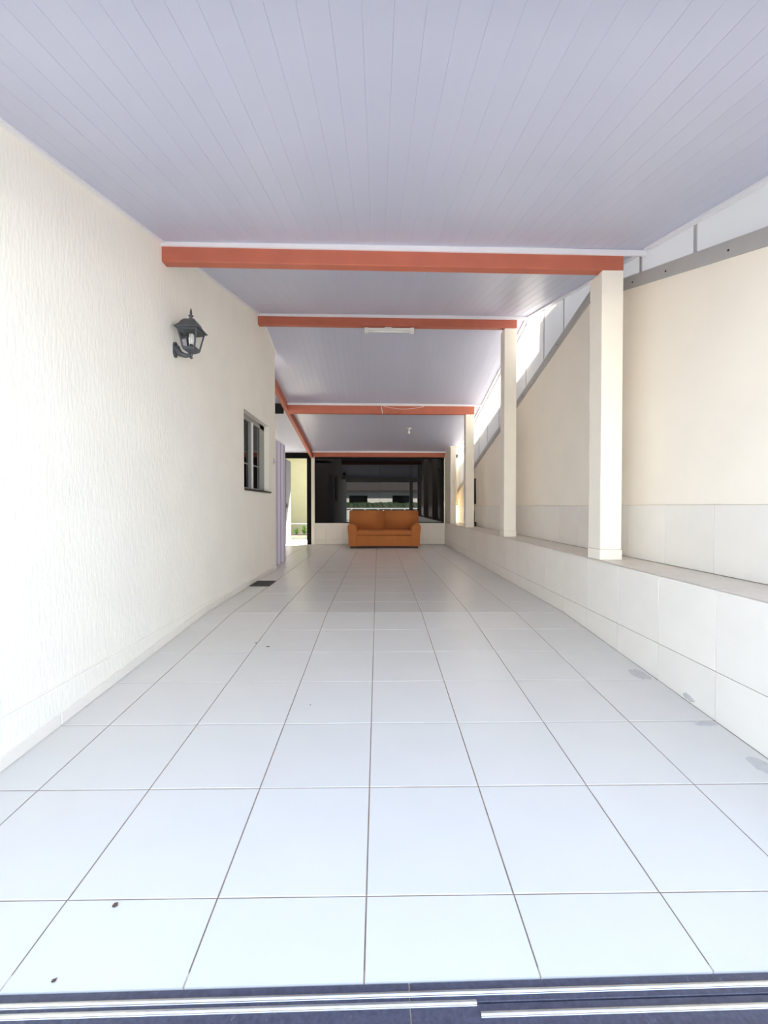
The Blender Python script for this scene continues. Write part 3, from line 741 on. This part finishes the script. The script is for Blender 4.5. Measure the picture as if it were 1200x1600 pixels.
# ------------------------------------------------------------------ drain grate by the left wall
gx0, gx1, gy0, gy1 = XL + 0.024, -1.375, 5.24, 5.60
t = thing('drain_grate', 'dark iron drain grate in the floor by the left wall', 'grate', ((gx0 + gx1) / 2, (gy0 + gy1) / 2, 0))
for a in ((gx0, gx1, gy0, gy0 + 0.018), (gx0, gx1, gy1 - 0.018, gy1), (gx0, gx0 + 0.018, gy0 + 0.018, gy1 - 0.018), (gx1 - 0.018, gx1, gy0 + 0.018, gy1 - 0.018)):
    sub(box('rim', 'grate', None, *a, 0.0006, 0.008), t)
nb = 9
for k in range(nb):
    yk = gy0 + 0.03 + (gy1 - gy0 - 0.06) * k / (nb - 1)
    sub(box('bar', 'grate', None, gx0 + 0.018, gx1 - 0.018, yk - 0.009, yk + 0.009, 0.0012, 0.007), t)
sub(box('pit', 'black', None, gx0 + 0.018, gx1 - 0.018, gy0 + 0.018, gy1 - 0.018, 0.0005, 0.0011), t)  # thin black sheet paints the dark below the bars, no hollow there

# ------------------------------------------------------------------ mustard sofa
SX, SY = 0.145, 9.93
sofa = thing('sofa', 'mustard two seat sofa in front of the black glazing', 'sofa', (SX, SY + 0.4, 0))
def Q(o): return sub(o, sofa)
W = 0.875
Q(box('base', 'sofa', None, SX - W + 0.16, SX + W - 0.16, SY + 0.02, SY + 0.80, 0.05, 0.315, 0.02, 3, True))
Q(box('seat_cushion', 'sofa', None, SX - W + 0.215, SX + W - 0.215, SY - 0.005, SY + 0.62, 0.316, 0.43, 0.035, 4, True))
for s in (-1, 1):
    bm = bmesh.new()
    # arm: front profile in x/z, leaning out a little and rounded over the top
    pf = [(0.66, 0.045), (0.855, 0.045), (0.862, 0.30), (0.878, 0.50), (0.868, 0.555), (0.835, 0.585), (0.78, 0.585), (0.715, 0.565), (0.675, 0.525), (0.658, 0.45)]
    A0 = [bm.verts.new((SX + s * x, SY, z)) for x, z in pf]; A1 = [bm.verts.new((SX + s * x, SY + 0.80, z + (0.03 if z > 0.4 else 0))) for x, z in pf]
    bm.faces.new(A0); bm.faces.new(A1[::-1])
    for i in range(len(pf)):
        j = (i + 1) % len(pf); bm.faces.new((A0[i], A1[i], A1[j], A0[j]))
    bmesh.ops.bevel(bm, geom=[e for e in bm.edges if abs(e.verts[0].co.y - e.verts[1].co.y) < 1e-4], offset=0.022, segments=3, affect='EDGES')
    Q(link('arm', bm_mesh(bm, 'arm'), 'sofa'))
    x0, x1 = (SX - W - 0.005, SX - 0.003) if s < 0 else (SX + 0.003, SX + W + 0.005)
    bm = bmesh.new(); v = add_box(bm, x0, x1, SY + 0.55, SY + 0.80, 0.40, 0.905)
    for q in v:
        if q.co.z > 0.6: q.co.y += 0.075 if q.co.y < SY + 0.7 else 0.03
    bmesh.ops.bevel(bm, geom=bm.edges[:], offset=0.02, segments=3, affect='EDGES')
    Q(link('back_cushion', bm_mesh(bm, 'back_cushion', True), 'sofa'))
Q(box('back_frame', 'sofa', None, SX - W + 0.02, SX + W - 0.02, SY + 0.78, SY + 0.86, 0.06, 0.86, 0.02, 3, True))
Q(box('plinth', 'sofa_foot', None, SX - W + 0.06, SX + W - 0.06, SY + 0.03, SY + 0.80, 0.0, 0.048))

# dry leaves on the floor
def px_floor(px, py):
    yaw, pit = math.radians(0.80), math.radians(0.80)
    d = Vector(((px - 600) / 648, 1.0, -(py - 800) / 648))
    d = Matrix.Rotation(-pit, 3, 'X') @ d; d = Matrix.Rotation(-yaw, 3, 'Z') @ d
    t = 0.5
    for _ in range(60):
        y = d.y * t; t += ((zf(y) - EYE) / d.z - t) * 0.5
    return d.x * t, d.y * t
for i, (px, py, s, lab) in enumerate(((419, 1011, 0.018, 'curled brown leaf scrap on the floor tiles toward the left wall'), (400, 1005, 0.014, 'flat grey leaf scrap on a tile joint'),
                                 (485, 1102, 0.007, 'tiny dark crumb on the middle floor tiles'), (180, 1415, 0.011, 'brown leaf scrap on the joint of the front left tiles'), (78, 1543, 0.008, 'small dry leaf scrap at the edge of the granite threshold'))):
    x, y = px_floor(px, py); y = max(y, Y0 + 0.012)
    bm = bmesh.new(); rg = random.Random(i); nn = 9
    ring = [bm.verts.new((s * rg.uniform(0.6, 1) * math.cos(2 * math.pi * k / nn), s * 0.8 * rg.uniform(0.5, 1) * math.sin(2 * math.pi * k / nn), rg.uniform(0.001, 0.35 * s))) for k in range(nn)]
    cc = bm.verts.new((0, 0, 0.0004)); dd = bm.verts.new((0, 0, 0.0015))
    for k in range(nn):
        bm.faces.new((ring[k], ring[(k + 1) % nn], cc)); bm.faces.new((ring[(k + 1) % nn], ring[k], dd))
    o = link('leaf_scrap', bm_mesh(bm, 'leaf_scrap'), 'dry', None, (x, y, zf(y) + 0.0005), (0, 0, i))
    tag(o, lab, 'leaf', 'leaf scraps on the floor')

# ------------------------------------------------------------------ the street side, seen in the glass
gr = box('ground_sidewalk', 'concrete', None, -14, 14, -2.6, 0.70, -0.5, zt - 0.02); tag(gr, 'pale concrete pavement before the gateway', 'ground', kind='structure')
gr = box('ground_street', 'asphalt', None, -14, 14, -9.0, -2.6, -0.6, zt - 0.12); tag(gr, 'grey asphalt street before the gateway', 'ground', kind='structure')
gr = box('ground_far_sidewalk', 'concrete', None, -14, 14, -14.0, -9.0, -0.6, zt - 0.02); tag(gr, 'pale concrete pavement across the street', 'ground', kind='structure')
lt = box('gate_lintel', 'pillar', None, XL - 0.2, XR, 0.80, 0.92, EYE + 1.22, zr(0.92) + 0.02); tag(lt, 'cream lintel over the gateway', 'lintel')
gp = box('gate_pillar', 'pillar', None, XL - 0.30, XL + 0.03, 0.72, 0.95, -0.25, EYE + 1.22, 0.006, 1); tag(gp, 'cream gate pillar at the end of the left wall', 'pillar')
gp = box('gate_pillar', 'pillar', None, 1.60, 1.78, 0.72, 0.84, -0.25, EYE + 1.22, 0.006, 1); tag(gp, 'cream gate pillar beside the start of the bench', 'pillar')
hs = thing('house', 'pale house with grey roof across the street', 'house', (0, -13, zt - 0.02))
def H(o): return sub(o, hs)
H(box('wall', 'house', None, -7, 7, -14.0, -12.6, -0.21, 2.198))
bm = bmesh.new(); prism_x(bm, [(-12.25, 2.2), (-12.25, 2.34), (-14.2, 3.3), (-14.2, 2.2)], -7.5, 7.5)
H(link('roof', bm_mesh(bm, 'roof'), 'roof'))
H(box('window', 'blackglass', None, -2.4, -0.9, -12.61, -12.56, 0.7, 1.9))
H(box('window', 'blackglass', None, 1.2, 2.7, -12.61, -12.56, 0.7, 1.9))
H(box('door', 'black', None, 3.4, 4.3, -12.61, -12.56, -0.2, 1.9))
fn = thing('fence', 'white framed street fence with square panels', 'fence', (0, -9.3, zt - 0.02))
sub(box('rail', 'trim', None, -5, 5, -9.33, -9.27, 0.80, 0.88), fn)
sub(box('rail', 'trim', None, -5, 5, -9.33, -9.27, -0.15, -0.08), fn)
for k in range(11):
    sub(box('post', 'trim', None, -5 + k - 0.04, -5 + k + 0.04, -9.335, -9.265, -0.208, 0.86), fn)
for k in range(10):
    sub(box('infill', 'house', None, -4.93 + k, -4.07 + k, -9.31, -9.29, -0.02, 0.72), fn)
rg = random.Random(5)
bm = bmesh.new(); bmesh.ops.create_grid(bm, x_segments=60, y_segments=8, size=1.0)
top = [v for v in bm.verts]
for v in top:
    u, w = v.co.x, v.co.y
    z = 1.5 * (1 - abs(w) ** 4) + rg.uniform(-0.07, 0.07)
    v.co = Vector((u * 6.0 + rg.uniform(-0.04, 0.04), w * 0.5 + rg.uniform(-0.04, 0.04), max(z, -0.02)))
o = link('hedge', bm_mesh(bm, 'hedge'), 'hedge', None, (0, -10.8, zt - 0.02)); tag(o, 'long dark clipped hedge across the street before the pale house', 'hedge')
